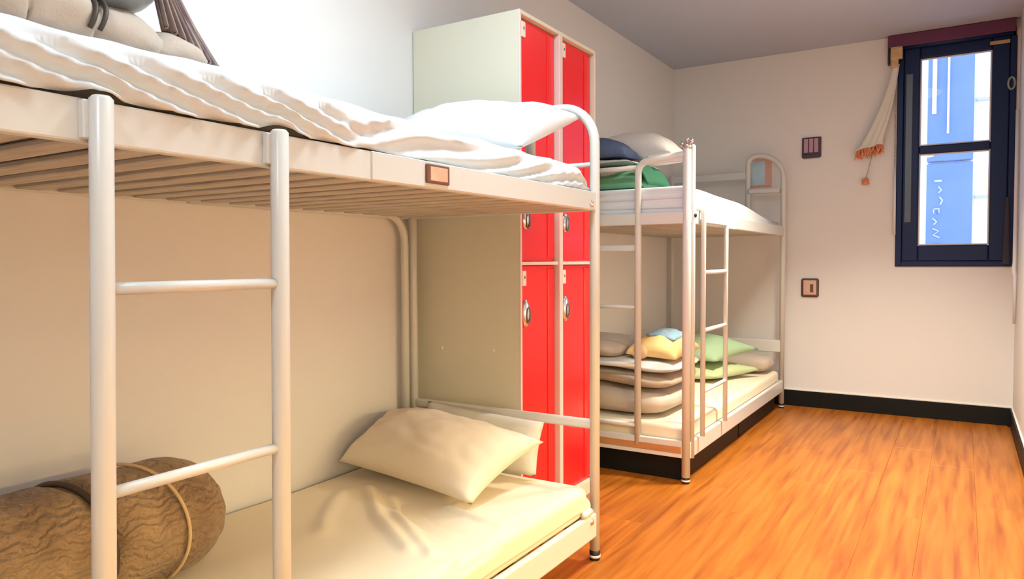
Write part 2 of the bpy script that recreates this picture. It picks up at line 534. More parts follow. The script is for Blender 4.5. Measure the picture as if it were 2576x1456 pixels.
# sash: two stiles, three rails
wpart('sash_stile', (WX0 + 0.03, YF - 0.004, WZ0 + 0.03), (G0, YF + 0.055, 2.45), 'navy', 0.008)
wpart('sash_stile', (G1, YF - 0.004, WZ0 + 0.03), (WX1 - 0.03, YF + 0.055, 2.45), 'navy', 0.008)
wpart('sash_rail', (G0, YF, WZ0 + 0.03), (G1, YF + 0.05, GB), 'navy', 0.008)
wpart('sash_rail', (G0, YF, GM0), (G1, YF + 0.05, GM1), 'navy', 0.008)
wpart('sash_rail', (G0, YF, GT), (G1, YF + 0.05, 2.45), 'navy', 0.008)
wpart('glass_pane', (G0 - 0.008, YF + 0.026, GB - 0.008), (G1 + 0.008, YF + 0.030, GM0 + 0.008), 'glass', 0)
wpart('glass_pane', (G0 - 0.008, YF + 0.026, GM1 - 0.008), (G1 + 0.008, YF + 0.030, GT + 0.008), 'glass', 0)
# pale glazing bead round the panes
for (a, b_) in ((GB, GM0), (GM1, GT)):
    for lo, hi in (((G0, YF + 0.012, a), (G0 + 0.009, YF + 0.026, b_)), ((G1 - 0.009, YF + 0.012, a), (G1, YF + 0.026, b_)),
                   ((G0 + 0.009, YF + 0.012, a), (G1 - 0.009, YF + 0.026, a + 0.009)), ((G0 + 0.009, YF + 0.012, b_ - 0.009), (G1 - 0.009, YF + 0.026, b_))):
        wpart('glazing_bead', lo, hi, 'pipe', 0.002)
# steel edge of the left stile, catching the light
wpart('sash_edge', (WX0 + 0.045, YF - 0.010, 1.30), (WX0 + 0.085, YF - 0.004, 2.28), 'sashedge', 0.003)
# round latch and top hinge
ring = [Vector((0.236 + 0.017 * cos(a), YF - 0.016, 2.145 + 0.037 * sin(a))) for a in [2 * pi * k / 20 for k in range(21)]]
V, Fc = tube_geo(ring, 0.007, 8, False)
obj('latch_ring', V, Fc, 'greygreen', win, True)
wpart('hinge_strip', (0.12, YF - 0.012, 2.398), (0.225, YF - 0.004, 2.420), 'bracket', 0.002)

# pelmet above the window
pel = thing('pelmet', (-0.10, YF, 2.44), 'maroon pelmet board across the top of the navy window', 'pelmet')
box('front_board', (-0.452, YF - 0.060, 2.455), (0.252, YF - 0.048, ZC - 0.004), 'maroon', pel, 0.003)
box('side_board', (-0.452, YF - 0.048, 2.350), (-0.440, YF, ZC - 0.004), 'darkmaroon', pel, 0.002)
box('side_board', (0.240, YF - 0.048, 2.455), (0.252, YF, ZC - 0.004), 'darkmaroon', pel, 0.002)
box('top_board', (-0.440, YF - 0.048, ZC - 0.020), (0.240, YF, ZC - 0.006), 'darkmaroon', pel, 0.002)
tube('blind_roller', [(-0.435, YF - 0.026, 2.458), (0.238, YF - 0.026, 2.458)], 0.020, 'navy', pel)

# ------------------------------------------------------------------ left wall lockers
LX, LY0, LY1, LZ = -1.427, 2.362, 3.030, 1.995
lk = thing('locker', ((XW + LX) / 2, (LY0 + LY1) / 2, 0), 'tall grey metal locker with four red doors between the two bunk beds', 'locker')
RZ = 0.022   # doors sit this far behind the frame
xf = LX - RZ
V, Fc = merge(box_geo((XW + 0.004, LY0, 0), (LX, LY0 + 0.014, LZ), 0.002, 1), box_geo((XW + 0.004, LY1 - 0.014, 0), (LX, LY1, LZ), 0.002, 1),
              box_geo((XW + 0.004, LY0 + 0.014, 0.0), (XW + 0.010, LY1 - 0.014, LZ)), box_geo((XW + 0.010, LY0 + 0.014, LZ - 0.014), (LX, LY1 - 0.014, LZ)),
              box_geo((XW + 0.010, LY0 + 0.014, 0.0), (LX, LY1 - 0.014, 0.055)))
obj('body', V, Fc, 'locker', lk)
box('divider', (XW + 0.012, 2.678, 0.055), (LX + 0.002, 2.708, LZ - 0.014), 'lockeredge', lk, 0.002, 1)
box('front_edge', (LX - 0.002, LY0 - 0.001, 0.0), (LX + 0.003, LY0 + 0.012, LZ), 'lockeredge', lk, 0.0015, 1)
cols = ((LY0 + 0.016, 2.676), (2.710, LY1 - 0.016))
ZM = 1.043
for ci, (a, b_) in enumerate(cols):
    box('tier_rail', (xf - 0.01, a, ZM - 0.007), (LX - 0.004, b_, ZM + 0.007), 'lockeredge', lk, 0.002, 1)
    for ti, (z0, z1) in enumerate(((0.058, ZM - 0.009), (ZM + 0.009, LZ - 0.017))):
        d = box('locker_door', (xf - 0.018, a + 0.002, z0), (xf, b_ - 0.002, z1), 'red', lk, 0.003, 2)
        # folded edge strip on the hinge side
        box('door_fold', (xf, b_ - 0.062, z0 + 0.012), (xf + 0.0035, b_ - 0.006, z1 - 0.012), 'red', d, 0.0015, 1)
        yh = a + 0.045
        zl = 0.848 if ti == 0 else 1.215
        # cup handle with lock
        hp = 1.0
        V, Fc = sphere_geo((xf + 0.002, yh + 0.012, zl), (0.016, 0.025, 0.056 if ti == 0 else 0.042), 16, 10)
        hd = obj('handle_cup', V, Fc, 'chrome', d, True)
        V, Fc = tube_geo([Vector((xf + 0.016, yh + 0.012 + 0.013 * cos(t), zl - 0.006 + 0.030 * sin(t))) for t in [2 * pi * k / 18 for k in range(19)]], 0.0035, 6, False)
        obj('handle_ring', V, Fc, 'ink', hd, True)
        zt = 0.985 if ti == 0 else 1.938
        tg = box('number_tag', (xf, yh - 0.014, zt - 0.030), (xf + 0.006, yh + 0.016, zt + 0.030), 'ivory', d, 0.004, 2)
        V, Fc = sphere_geo((xf + 0.006, yh + 0.002, zt + 0.004), (0.0012, 0.005, 0.007), 10, 6)
        obj('tag_hole', V, Fc, 'ink', tg)
for (x, z) in ((-1.80, 0.70), (-1.55, 0.705)):
    V, Fc = sphere_geo((x, LY0, z), (0.007, 0.003, 0.007), 10, 6)
    obj('rivet', V, Fc, 'ivory', lk, True)

# ------------------------------------------------------------------ bunk beds
def slats(bed, y0, y1, z, pitch, w=0.054):
    n = int((y1 - y0) / pitch)
    first = None
    for k in range(n):
        ya = y0 + 0.03 + k * pitch
        if first is None:
            first = box('slat', (XW + 0.035, ya, z), (XB - 0.012, ya + w, z + 0.013), 'slat', bed, 0.003, 1)
        else:
            copy_at(first, (0, ya - (y0 + 0.03), 0), bed)

XK = XW + 0.040                  # back posts
def rails(bed, y0, y1, zu0, zu1, zl0, zl1):
    box('side_rail', (XB - 0.011, y0, zu0), (XB + 0.011, y1, zu1), 'cream', bed, 0.004)
    box('side_rail', (XW + 0.012, y0, zu0), (XW + 0.034, y1, zu1), 'cream', bed, 0.004)
    box('side_rail', (XB - 0.012, y0, zl0), (XB + 0.012, y1, zl1), 'cream', bed, 0.006)
    box('side_rail', (XW + 0.016, y0, zl0), (XW + 0.034, y1, zl1), 'cream', bed, 0.006)
    for y in (y0, y1):
        box('end_rail', (XW + 0.030, y - 0.011, zu0), (XB - 0.010, y + 0.011, zu1 - 0.01), 'cream', bed, 0.004)
        box('end_rail', (XW + 0.030, y - 0.011, zl0), (XB - 0.010, y + 0.011, zl1), 'cream', bed, 0.004)

def foot(bed, x, y):
    p = tube('foot_cap', [(x, y, 0.0), (x, y, 0.004), (x, y, 0.034), (x, y, 0.038)], [0.017, 0.019, 0.019, 0.015], 'rubber', bed)
    tube('cap_ring', [(x, y, 0.010), (x, y, 0.018)], 0.0205, 'pipe', p)

# ---- near bunk
B0, B1 = 0.245, 2.3055
bed1 = thing('bunk_bed', ((XB + XW) / 2, (B0 + B1) / 2, 0), 'near cream metal bunk bed with tall side ladder, in front of the red lockers', 'bunk bed')
rails(bed1, B0, B1, 1.224, 1.288, 0.085, 0.172)
PR = 0.0175
for y in (B0, B1):
    pts = fillet([(XB, y, 0.03), (XB, y, 1.588), (-1.345, y, 1.588), (-1.345, y, 1.255)], [0.13, 0.05], 9)
    tube('end_loop', pts, PR if y == B1 else PR, 'cream', bed1, 14)
    tube('back_post', [(XK, y, 0.03), (XK, y, 1.36), (XK, y, 1.372)], [PR, PR, 0.008], 'cream', bed1)
    box('end_bar', (XK, y - 0.010, 0.462), (XB, y + 0.010, 0.497), 'cream', bed1, 0.009, 3)
    tube('loop_bar', [(XB, y, 1.385), (-1.345, y, 1.385)], 0.009, 'cream', bed1)
    foot(bed1, XB, y); foot(bed1, XK, y)
# bent knee tube under the back rail
tube('corner_brace', fillet([(XK, 1.30, 1.236), (XK, 2.255, 1.236), (XK, 2.255, 0.17)], 0.105, 9), 0.0155, 'cream', bed1)
slats(bed1, B0, B1, 1.2265, 0.096)
slats(bed1, B0, B1, 0.150, 0.17, 0.08)
# ladder in front of the rail
LS = ((0.590, 0.566), (0.912, 0.896))
XL = XB + 0.029
for yt, yb in LS:
    tube('ladder_stile', [(XL, yb, 0.06), (XL, yb + (yt - yb) * 0.7, 0.9), (XL, yt, 1.286), (XL, yt, 1.291)], [0.0165, 0.0165, 0.0165, 0.012], 'cream', bed1, 16)
    box('stile_bracket', (XB + 0.010, yt - 0.024, 1.228), (XL - 0.004, yt - 0.010, 1.284), 'cream', bed1, 0.002, 1)
    box('stile_bracket', (XB + 0.010, yb - 0.012, 0.10), (XL - 0.004, yb + 0.012, 0.16), 'cream', bed1, 0.002, 1)
for z in (1.0127, 0.7125, 0.4125):
    f_ = (z - 0.06) / 1.23
    tube('ladder_rung', [(XL, LS[0][1] + (LS[0][0] - LS[0][1]) * f_ + 0.010, z), (XL, LS[1][1] + (LS[1][0] - LS[1][1]) * f_ - 0.008, z)], 0.0095, 'cream', bed1, 12)
# rail overlap bracket, framed card and end bolts
box('rail_bracket', (XB + 0.009, 1.172, 1.226), (XB + 0.0145, 2.235, 1.2875), 'cream', bed1, 0.002, 1)
cf = box('card_frame', (XB + 0.013, 1.352, 1.236), (XB + 0.021, 1.440, 1.281), 'copperframe', bed1, 0.002, 1)
box('card', (XB + 0.019, 1.364, 1.242), (XB + 0.0225, 1.430, 1.275), 'copper', cf, 0.001, 1)
for z in (1.245, 0.15):
    V, Fc = sphere_geo((XB + 0.012, 2.255, z), (0.008, 0.012, 0.012), 12, 6)
    obj('bolt_head', V, Fc, 'chrome', bed1, True)
tube('rail_socket', [(XB + 0.004, 2.205, 0.185), (XB + 0.004, 2.262, 0.185)], 0.012, 'cream', bed1)

# ---- far bunk
C0, C1 = 3.327, 5.400
bed2 = thing('bunk_bed', ((XB + XW) / 2, (C0 + C1) / 2, 0), 'far cream metal bunk bed with end ladder, standing in the corner by the far wall', 'bunk bed')
rails(bed2, C0, C1, 1.224, 1.290, 0.118, 0.200)
# near front post: two joined tubes with chrome cap
tube('corner_post', [(XB - 0.010, C0, 0.03), (XB - 0.010, C0, 1.585), (XB - 0.010, C0, 1.592)], [0.020, 0.020, 0.010], 'cream', bed2, 14)
tube('corner_post', [(XB + 0.010, C0 + 0.022, 0.12), (XB + 0.010, C0 + 0.022, 1.585), (XB + 0.010, C0 + 0.022, 1.592)], [0.013, 0.013, 0.006], 'cream', bed2, 12)
V, Fc = merge(tube_geo([(XB - 0.010, C0, 1.572), (XB - 0.010, C0, 1.590), (XB - 0.010, C0, 1.602)], [0.023, 0.023, 0.012], 14),
              sphere_geo((XB - 0.034, C0, 1.595), 0.013, 10, 6), sphere_geo((XB + 0.010, C0 - 0.004, 1.604), 0.012, 10, 6), sphere_geo((XB - 0.012, C0, 1.612), 0.011, 10, 6))
obj('post_cap', V, Fc, 'chrome', bed2, True)
V, Fc = sphere_geo((XB + 0.024, C0 + 0.02, 1.262), (0.007, 0.01, 0.010), 10, 6)
obj('bolt_head', V, Fc, 'rubber', bed2, True)
# end ladder of the far bunk
XS1, XS2 = -1.342, -1.660
tube('end_stile', fillet([(XS1, C0, 0.16), (XS1, C0, 1.522), (XB - 0.012, C0 + 0.002, 1.548)], 0.045), 0.0165, 'cream', bed2, 12)
box('guard_board', (XS1 + 0.05, C0 - 0.008, 1.512), (XB - 0.02, C0 + 0.006, 1.552), 'cream', bed2, 0.005)
tube('end_stile', [(XS2, C0, 0.16), (XS2, C0, 1.50)], 0.0165, 'cream', bed2, 12)
tube('end_top_bar', [(XS2, C0, 1.50), (XS1, C0, 1.50)], 0.012, 'cream', bed2, 10)
for z in (0.826, 0.542, 0.250):
    tube('end_rung', [(XS2, C0, z), (XS1, C0, z)], 0.0125 if z < 0.8 else 0.010, 'cream', bed2, 12)
box('end_panel', (XS2, C0 - 0.007, 1.098), (XS1, C0 + 0.007, 1.128), 'cream', bed2, 0.004)
tube('back_post', [(XK, C0, 0.03), (XK, C0, 1.36), (XK, C0, 1.372)], [PR, PR, 0.008], 'cream', bed2)
# far end: loop above the mattress, bar to the back post
pts = fillet([(XB, C1, 0.03), (XB, C1, 1.80), (-1.335, C1, 1.80), (-1.335, C1, 1.26)], [0.17, 0.06], 10)
tube('end_loop', pts, 0.0185, 'cream', bed2, 14)
tube('back_post', [(XK, C1, 0.03), (XK, C1, 1.69), (XK, C1, 1.70)], [PR, PR, 0.008], 'cream', bed2)
box('end_bar', (XK, C1 - 0.010, 1.636), (-1.345, C1 + 0.010, 1.690), 'cream', bed2, 0.006)
box('loop_shelf', (-1.320, C1 - 0.040, 1.528), (XB - 0.02, C1 + 0.014, 1.560), 'cream', bed2, 0.006)
box('end_bar', (XK, C1 - 0.016, 0.398), (XB, C1 + 0.012, 0.484), 'cream', bed2, 0.006)
for (x, y) in ((XB - 0.010, C0), (XK, C0), (XB, C1), (XK, C1)):
    foot(bed2, x, y)
slats(bed2, C0, C1, 1.2265, 0.096)
slats(bed2, C0, C1, 0.165, 0.17, 0.08)
pl = thing('dark_filler', ((XB + XW) / 2, 4.36, 0), 'black box added to darken the low space under the far bunk', 'filler')  # black filler added to darken the space beneath the bunk
box('filler_box', (XW + 0.05, C0 + 0.035, 0.0), (XB - 0.035, C1 - 0.06, 0.110), 'base', pl, 0.003)
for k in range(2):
    box('filler_front', (XB - 0.036, C0 + 0.06 + k * 0.96, 0.010), (XB - 0.026, C0 + 0.06 + k * 0.96 + 0.94, 0.104), 'base', pl, 0.003)
box('reflection_strip', (XS2, C0 - 0.014, 0.140), (XB - 0.03, C0 - 0.010, 0.172), 'floorreflect', bed2, 0.001, 1)  # thin strip coloured as the floor reflected in the rail gap
# hook-on front ladder
XL2 = XB + 0.030
lad = thing('hook_ladder', (XL2, 3.63, 0.2), 'small cream ladder hooked over the side rail of the far bunk', 'ladder')
for y in (3.452, 3.842):
    tube('ladder_stile', fillet([(XB - 0.004, y, 1.302), (XL2, y, 1.302), (XL2, y, 0.205)], 0.028), 0.0125, 'cream', lad, 12)
for z in (0.995, 0.715, 0.42):
    tube('ladder_rung', [(XL2, 3.462, z), (XL2, 3.832, z)], 0.0105, 'cream', lad, 12)
box('hook_plate', (XL2 + 0.002, 3.462, 1.232), (XL2 + 0.010, 3.832, 1.290), 'cream', lad, 0.003)
box('rail_clamp', (XB + 0.009, 3.86, 1.222), (XB + 0.016, 4.09, 1.296), 'cream', bed2, 0.003)

# ------------------------------------------------------------------ mattresses and sheets
def mattress(name, y0, y1, z0, z1, m, label, fn=None, xin0=0.036, xin1=0.014, bev=0.035):
    x0, x1 = XW + xin0, XB - xin1
    bm = bmesh.new()
    bmesh.ops.create_cube(bm, size=1.0)
    for v in bm.verts:
        v.co = Vector((x0 + (v.co.x + 0.5) * (x1 - x0), y0 + (v.co.y + 0.5) * (y1 - y0), z0 + (v.co.z + 0.5) * (z1 - z0)))
    bmesh.ops.bevel(bm, geom=bm.edges[:], offset=bev, segments=5, affect='EDGES', profile=0.6)
    bmesh.ops.subdivide_edges(bm, edges=[e for e in bm.edges if e.calc_length() > 0.3], cuts=40, use_grid_fill=True)
    for v in bm.verts:
        if fn: v.co = fn(v.co)
    bm.verts.index_update()
    V = [v.co.copy() for v in bm.verts]; Fc = [tuple(v.index for v in f.verts) for f in bm.faces]
    bm.free()
    o = obj(name, V, Fc, m, None, True)
    return tag(o, label, 'mattress', 'bunk bed mattresses')

mattress('mattress', B0 + 0.03, B1 - 0.03, 1.2405, 1.355, 'tick', 'mattress on the near upper bunk, its ticking seen between the slats', bev=0.03, xin1=0.034)
mattress('mattress', B0 + 0.03, B1 - 0.035, 0.164, 0.270, 'creamsheet', 'cream mattress on the near lower bunk, under the crumpled sheet', bev=0.035, xin1=0.006)

def up2(v):
    w = v.copy()
    t = (v.z - 1.2405) / 0.17
    if t > 0.5:
        w.z -= 0.085 * ss(4.2, 5.3, v.y) * (t - 0.5) * 2 + 0.02 * ss(3.4, 4.2, v.y) * (t - .5) * 2
    if v.y < C0 + 0.06:     # folded linen layers at the near end
        w.y -= 0.006 * sin(v.z * 95 + v.x * 3)
    w.z += 0.004 * nz(v.x * 5, v.y * 4, 2) * t
    return w
m3 = mattress('mattress', C0 + 0.022, C1 - 0.03, 1.2405, 1.405, 'sheet', 'thick white made-up mattress on the far upper bunk', up2, bev=0.03)
for z0, z1, dy in ((1.296, 1.336, 0.004), (1.337, 1.371, 0.0), (1.372, 1.404, 0.003)):   # folded linen layers at the near end
    V, Fc = box_geo((XW + 0.05, C0 + 0.013 + dy, z0), (XB - 0.026, C0 + 0.075, z1), 0.014, 4)
    V = [v + Vector((0, 0, 0.004 * sin(v.x * 7 + z0 * 40))) for v in V]
    obj('linen_fold', V, Fc, 'sheet', m3, True)
def lo2(v):
    w = v.copy()
    w.z += 0.006 * nz(v.x * 4, v.y * 3, 5) * (v.z > 0.22)
    return w
mattress('mattress', C0 + 0.022, C1 - 0.03, 0.179, 0.268, 'creamsheet', 'low cream mattress on the far lower bunk, under the blankets', lo2, bev=0.03)

# white sheet of the near upper bunk: over the top and down the front
def sheet_up(u, v):
    y = B0 + 0.02 + u * (B1 - B0 - 0.035)
    # cross-section: back -> top -> rounded front edge -> skirt
    ztop = 1.389 - 0.012 * ss(0.9, 2.0, y)
    xf_ = XB + 0.004 - 0.020 * ss(1.1, 1.5, y)      # tucked behind the rail towards the pillow end
    Ltop = (xf_ - 0.03) - (XW + 0.04)
    Lr = 0.03 * pi / 2
    Ls = 0.100
    s = v * (Ltop + Lr + Ls)
    if s < Ltop:
        P = Vector((XW + 0.04 + s, y, ztop)); n = Vector((0, 0, 1)); side = 0.0; dep = 0
    elif s < Ltop + Lr:
        a = (s - Ltop) / 0.03
        P = Vector((xf_ - 0.03 + 0.03 * sin(a), y, ztop - 0.03 + 0.03 * cos(a))); n = Vector((sin(a), 0, cos(a))); side = a / (pi / 2); dep = 0.03 * (1 - cos(a))
    else:
        dep = 0.03 + (s - Ltop - Lr)
        P = Vector((xf_, y, ztop - dep)); n = Vector((1, 0, 0)); side = 1.0
    end = ss(B1 - 0.10, B1 - 0.015, y)
    P.z -= 0.055 * end * (1 if s < Ltop + Lr else 0.5)
    # diagonal drag folds on the skirt, dying out to the pillow end
    ph = (y - 2.7 * dep) / 0.118 + 0.35 * nz(y * 2.3, dep * 2, 1.7)
    rg = (0.5 + 0.5 * sin(ph * 2 * pi)) ** 1.7
    near = 1 - ss(0.95, 1.25, y)
    d = 0.021 * rg * side * near * (0.35 + 0.65 * ss(0, 0.05, dep))
    # long lazy folds near the pillow
    ph2 = (y * 0.8 + 3.2 * dep) / 0.21 + 0.8 * nz(y * 2.2, dep * 9, 4.2)
    d += 0.013 * (0.5 + 0.5 * sin(ph2 * 2 * pi)) ** 1.6 * (1 - near) * max(side, 0.25) * (1 - 0.5 * end)
    # small gathers at the very end
    d += 0.004 * sin((y + dep * 1.2) * 130) * ss(1.95, 2.1, y) * side
    d += 0.008 * nz(P.x * 4, y * 5, 0.3) * (1 - side * 0.9)
    P += n * d
    # hem: rides up over the ladder stiles, tucked behind the rail elsewhere
    if s > Ltop + Lr:
        t = (s - Ltop - Lr) / Ls
        lift = 0.0
        for yt in (0.600, 0.932):
            lift += 0.012 * math.exp(-((y - yt) / 0.035) ** 2)
        zmin = 1.292 + lift + 0.002 * nz(y * 4, 0, 3)
        zr = ztop - 0.03
        P.z = zr - (zr - zmin) * t - 0.05 * end * (1 - t)
    return P
o = grid_obj('bed_sheet', sheet_up, 260, 70, 'sheet', None, 0.004)
tag(o, 'white sheet with diagonal folds over the near upper bunk', 'sheet')

# cream loose sheet on the near lower bunk
def pdist(q, pl):
    """signed distance to a polyline in plan and a taper at its two ends"""
    best = 9.0; sg = 1.0; al = 0.0
    m = len(pl) - 1
    for i in range(m):
        a = Vector(pl[i]); b_ = Vector(pl[i + 1])
        ab = b_ - a
        t0 = (q - a).dot(ab) / ab.length_squared
        t = min(1, max(0, t0))
        dv = q - (a + ab * t)
        if dv.length < best:
            best = dv.length
            sg = 1.0 if ab.x * dv.y - ab.y * dv.x > 0 else -1.0
            al = (i + t) / m
            over = (i == 0 and t0 < 0) or (i == m - 1 and t0 > 1)
    e_ = ss(0, 0.15, al) * ss(0, 0.15, 1 - al)
    return best * sg, (0.0 if over else e_)
STEPS = []; RIDGES = []
STEPS.append(([(-1.60, 1.760), (-1.511, 1.717), (-1.439, 1.676), (-1.267, 1.615), (-1.150, 1.582), (-1.105, 1.52), (-1.095, 1.42)], -0.016, 0.008))
STEPS.append(([(-1.404, 1.812), (-1.335, 1.788), (-1.200, 1.755), (-1.125, 1.750), (-1.105, 1.80), (-1.110, 2.00)], 0.012, 0.008))
RIDGES.append(([(-1.738, 1.853), (-1.651, 1.779), (-1.475, 1.622), (-1.308, 1.521), (-1.20, 1.46)], 0.016, 0.022))
RIDGES.append(([(-1.628, 1.842), (-1.421, 1.655), (-1.249, 1.540), (-1.138, 1.467)], 0.014, 0.018))
RIDGES.append(([(-1.78, 1.80), (-1.70, 1.66), (-1.60, 1.52), (-1.50, 1.42)], 0.010, 0.03))
def sheet_low(u, v):
    y = B0 + 0.03 + u * (B1 - B0 - 0.068)
    x0 = XW + 0.032
    xf_ = XB + 0.004
    r = 0.035
    Ltop = (xf_ - r) - x0; Lr = r * pi / 2; Ls = 0.05
    s = v * (Ltop + Lr + Ls)
    ztop = 0.2805
    if s < Ltop:
        P = Vector((x0 + s, y, ztop)); n = Vector((0, 0, 1))
    elif s < Ltop + Lr:
        a = (s - Ltop) / r
        P = Vector((xf_ - r + r * sin(a), y, ztop - r + r * cos(a))); n = Vector((sin(a), 0, cos(a)))
    else:
        dep = (s - Ltop - Lr)
        P = Vector((xf_, y, ztop - r - dep)); n = Vector((1, 0, 0))
    if s < Ltop + Lr and 1.0 < P.y < 2.3:
        q = Vector((P.x, P.y))
        for pl, h, wd in STEPS:
            d, along = pdist(q, pl)
            P += n * h * ss(-wd, wd, d) * (1 - ss(0.0, 0.16, d)) * along
        for pl, h, wd in RIDGES:
            d, along = pdist(q, pl)
            P += n * h * math.exp(-(d / wd) ** 2) * along
    P += n * 0.007 * nz(P.x * 5, y * 4, 7.7)
    end = ss(B1 - 0.12, B1 - 0.04, y)
    P.z -= 0.045 * end ** 2
    return P
o = grid_obj('bed_sheet', sheet_low, 300, 120, 'creamsheet', None, 0.003)
tag(o, 'crumpled cream sheet spread on the near lower bunk under the pillow', 'sheet')

# ------------------------------------------------------------------ pillows of the near bunk
o = pillow('pillow', [(-1.80, 1.93, 1.44), (-1.17, 1.95, 1.405), (-1.13, 2.285, 1.545), (-1.80, 2.28, 1.60)], 0.155, 'pillow', n=36, flat=0.30, p=0.42, seed=1.3, wr=0.012)
tag(o, 'white pillow leaning on the end loop of the near upper bunk', 'pillow')
o = pillow('pillow', [(-1.915, 1.89, 0.330), (-1.255, 1.785, 0.315), (-1.218, 2.17, 0.430), (-1.905, 2.195, 0.465)], 0.17, 'creampillow', n=36, flat=0.22, p=0.5, seed=3.1, wr=0.010)
tag(o, 'large cream pillow lying tilted on the near lower bunk', 'pillow')
o = pillow('pillow', [(-1.80, 2.215, 0.288), (-1.275, 2.215, 0.288), (-1.268, 2.262, 0.475), (-1.80, 2.268, 0.50)], 0.075, 'greypillow', up=(0, -1, 0.2), n=24, flat=0.35, p=0.35, pinch=0.03, seed=5.2)
tag(o, 'flat pale grey cushion standing upright behind the cream pillow', 'cushion')

# ------------------------------------------------------------------ brown blanket roll on the lower near bunk
def roll_geo():
    ax0 = Vector((-1.70, 0.40, 0.418)); L = 0.81; Rr = 0.143
    V, Fc = [], []
    nu, nv = 70, 56
    for i in range(nu + 1):
        t = i / nu
        y = ax0.y + t * L
        # superellipse end caps
        e = min(1.0, (L - t * L) / 0.15) if t > 0.5 else min(1.0, t * L / 0.10)
        rad = Rr * max(0.02, (1 - (1 - e) ** 2.3)) ** 0.5
        for k in range(nv):
            a = 2 * pi * k / nv
            lump = 1 + 0.045 * nz(3 * cos(a), 3 * sin(a), y * 4) + 0.03 * nz(8 * cos(a), 8 * sin(a), y * 12)
            tie = 1 - 0.10 * math.exp(-((y - 0.835 - 0.03 * cos(a)) / 0.018) ** 2)
            x = ax0.x + rad * lump * tie * cos(a) * 1.12
            z = ax0.z + rad * lump * tie * sin(a)
            z = max(z, 0.292 + 0.004 * nz(y * 8, a))
            V.append(Vector((x, y, z)))
    for i in range(nu):
        for k in range(nv):
            k2 = (k + 1) % nv
            Fc.append((i * nv + k, i * nv + k2, (i + 1) * nv + k2, (i + 1) * nv + k))
    Fc.append(tuple(range(nv))); Fc.append(tuple(nu * nv + k for k in range(nv)))
    return V, Fc
V, Fc = roll_geo()
ro = obj('blanket_roll', V, Fc, 'roll', None, True)
tag(ro, 'rolled brown crinkled blanket on the near lower bunk behind the ladder', 'blanket')
def ring_pts(y0, s, rad, tw=0.03):
    return [Vector((-1.70 + rad * 1.12 * cos(a), y0 + tw * cos(a), max(0.418 + rad * sin(a), 0.292))) for a in [-0.9 + (pi + 1.8) * k / 40 for k in range(41)]]
tube('strap', ring_pts(0.835, 1, 0.141), 0.0075, 'strap', ro, 8)
tube('cord', ring_pts(0.985, 1, 0.150, 0.05), 0.004, 'cordtan', ro, 8)

# ------------------------------------------------------------------ things on the near upper bunk
def quilt_geo():
    V, Fc = [], []
    nu, nv = 130, 44
    cuts = [0.34, 0.45, 0.562, 0.664, 0.778, 0.895]
    big = [(0.105, 1.445), (0.105, 1.445), (0.092, 1.440), (0.076, 1.432), (0.060, 1.427)]
    y0, y1 = cuts[0], cuts[-1]
    for i in range(nu + 1):
        y = y0 + (y1 - y0) * i / nu
        for q in range(5):
            if cuts[q] <= y <= cuts[q + 1] + 1e-9:
                c = (y - cuts[q]) / (cuts[q + 1] - cuts[q]); break
        lobe = max(0.0, 1 - abs(2 * c - 1) ** 3.0)
        R_, zc = big[q]
        ex = 1.0
        if q == 4: ex = max(0.05, 1 - max(0, c - 0.4) ** 2 / 0.36) ** 0.5
        rad = R_ * (0.72 + 0.28 * lobe ** 0.5) * ex
        if i in (0, nu): rad = 0.004
        for k in range(nv):
            a = 2 * pi * k / nv
            w = 1 + 0.05 * nz(3 * cos(a), 3 * sin(a), y * 9) + 0.02 * nz(9 * cos(a), 9 * sin(a), y * 30)
            V.append(Vector((-1.345 + (0.105 + 0.55 * rad) * w * cos(a) * min(1, rad / 0.03), y + 0.03 * sin(a) * (1 - c), max(1.400, zc + rad * w * sin(a)))))
    for i in range(nu):
        for k in range(nv):
            k2 = (k + 1) % nv
            Fc.append((i * nv + k, i * nv + k2, (i + 1) * nv + k2, (i + 1) * nv + k))
    Fc.append(tuple(range(nv))); Fc.append(tuple(nu * nv + k for k in range(nv)))
    return V, Fc
V, Fc = quilt_geo()
qo = obj('quilt', V, Fc, 'quilt', None, True)
tag(qo, 'beige channel quilt bundled on the near upper bunk', 'quilt')
for yy in (0.648, 0.664):
    tube('piping', [(-1.345 + (0.158) * cos(a), yy + 0.004 + 0.03 * sin(a) * 0.9, max(1.402, 1.440 + 0.072 * sin(a))) for a in [-0.2 + 1.9 * k / 20 for k in range(21)]], 0.004, 'strap', qo, 6)
# bag lying on the quilt
V, Fc = sphere_geo((-1.315, 0.705, 1.570), (0.125, 0.120, 0.080), 32, 18)
V = [v + Vector((0.018 * nz(v.x * 9, v.y * 9, v.z * 9), 0.01 * nz(v.y * 12, v.z * 9, 1), 0.014 * nz(v.x * 9, v.y * 9, 3))) for v in V]
bg = obj('bag', V, Fc, 'bag', None, True)
tag(bg, 'shiny slate grey bag lying on the beige quilt', 'bag')
V, Fc = sphere_geo((-1.238, 0.783, 1.545), (0.020, 0.014, 0.024), 12, 8)
obj('patch', V, Fc, 'bagpatch', bg, True)
# mauve ribbed cloth falling over the end of the quilt
def fan(u, v):
    T_ = Vector((0, 0.812 + 0.050 * u, 1.610))
    B_ = Vector((0, 0.822 + 0.128 * u, 1.488 - 0.052 * u ** 1.3))
    y = T_.y + (B_.y - T_.y) * v ** (1 + 0.5 * u)
    z = T_.z + (B_.z - T_.z) * v
    x = -1.265 - 0.02 * u + 0.010 * sin(u * 40) * (0.25 + 0.75 * v) - 0.02 * (1 - v)
    return Vector((x, y, z))
o = grid_obj('ribbed_cloth', fan, 80, 24, 'mauve', None, 0.010)
tag(o, 'mauve ribbed cloth draped over the end of the beige quilt', 'cloth')

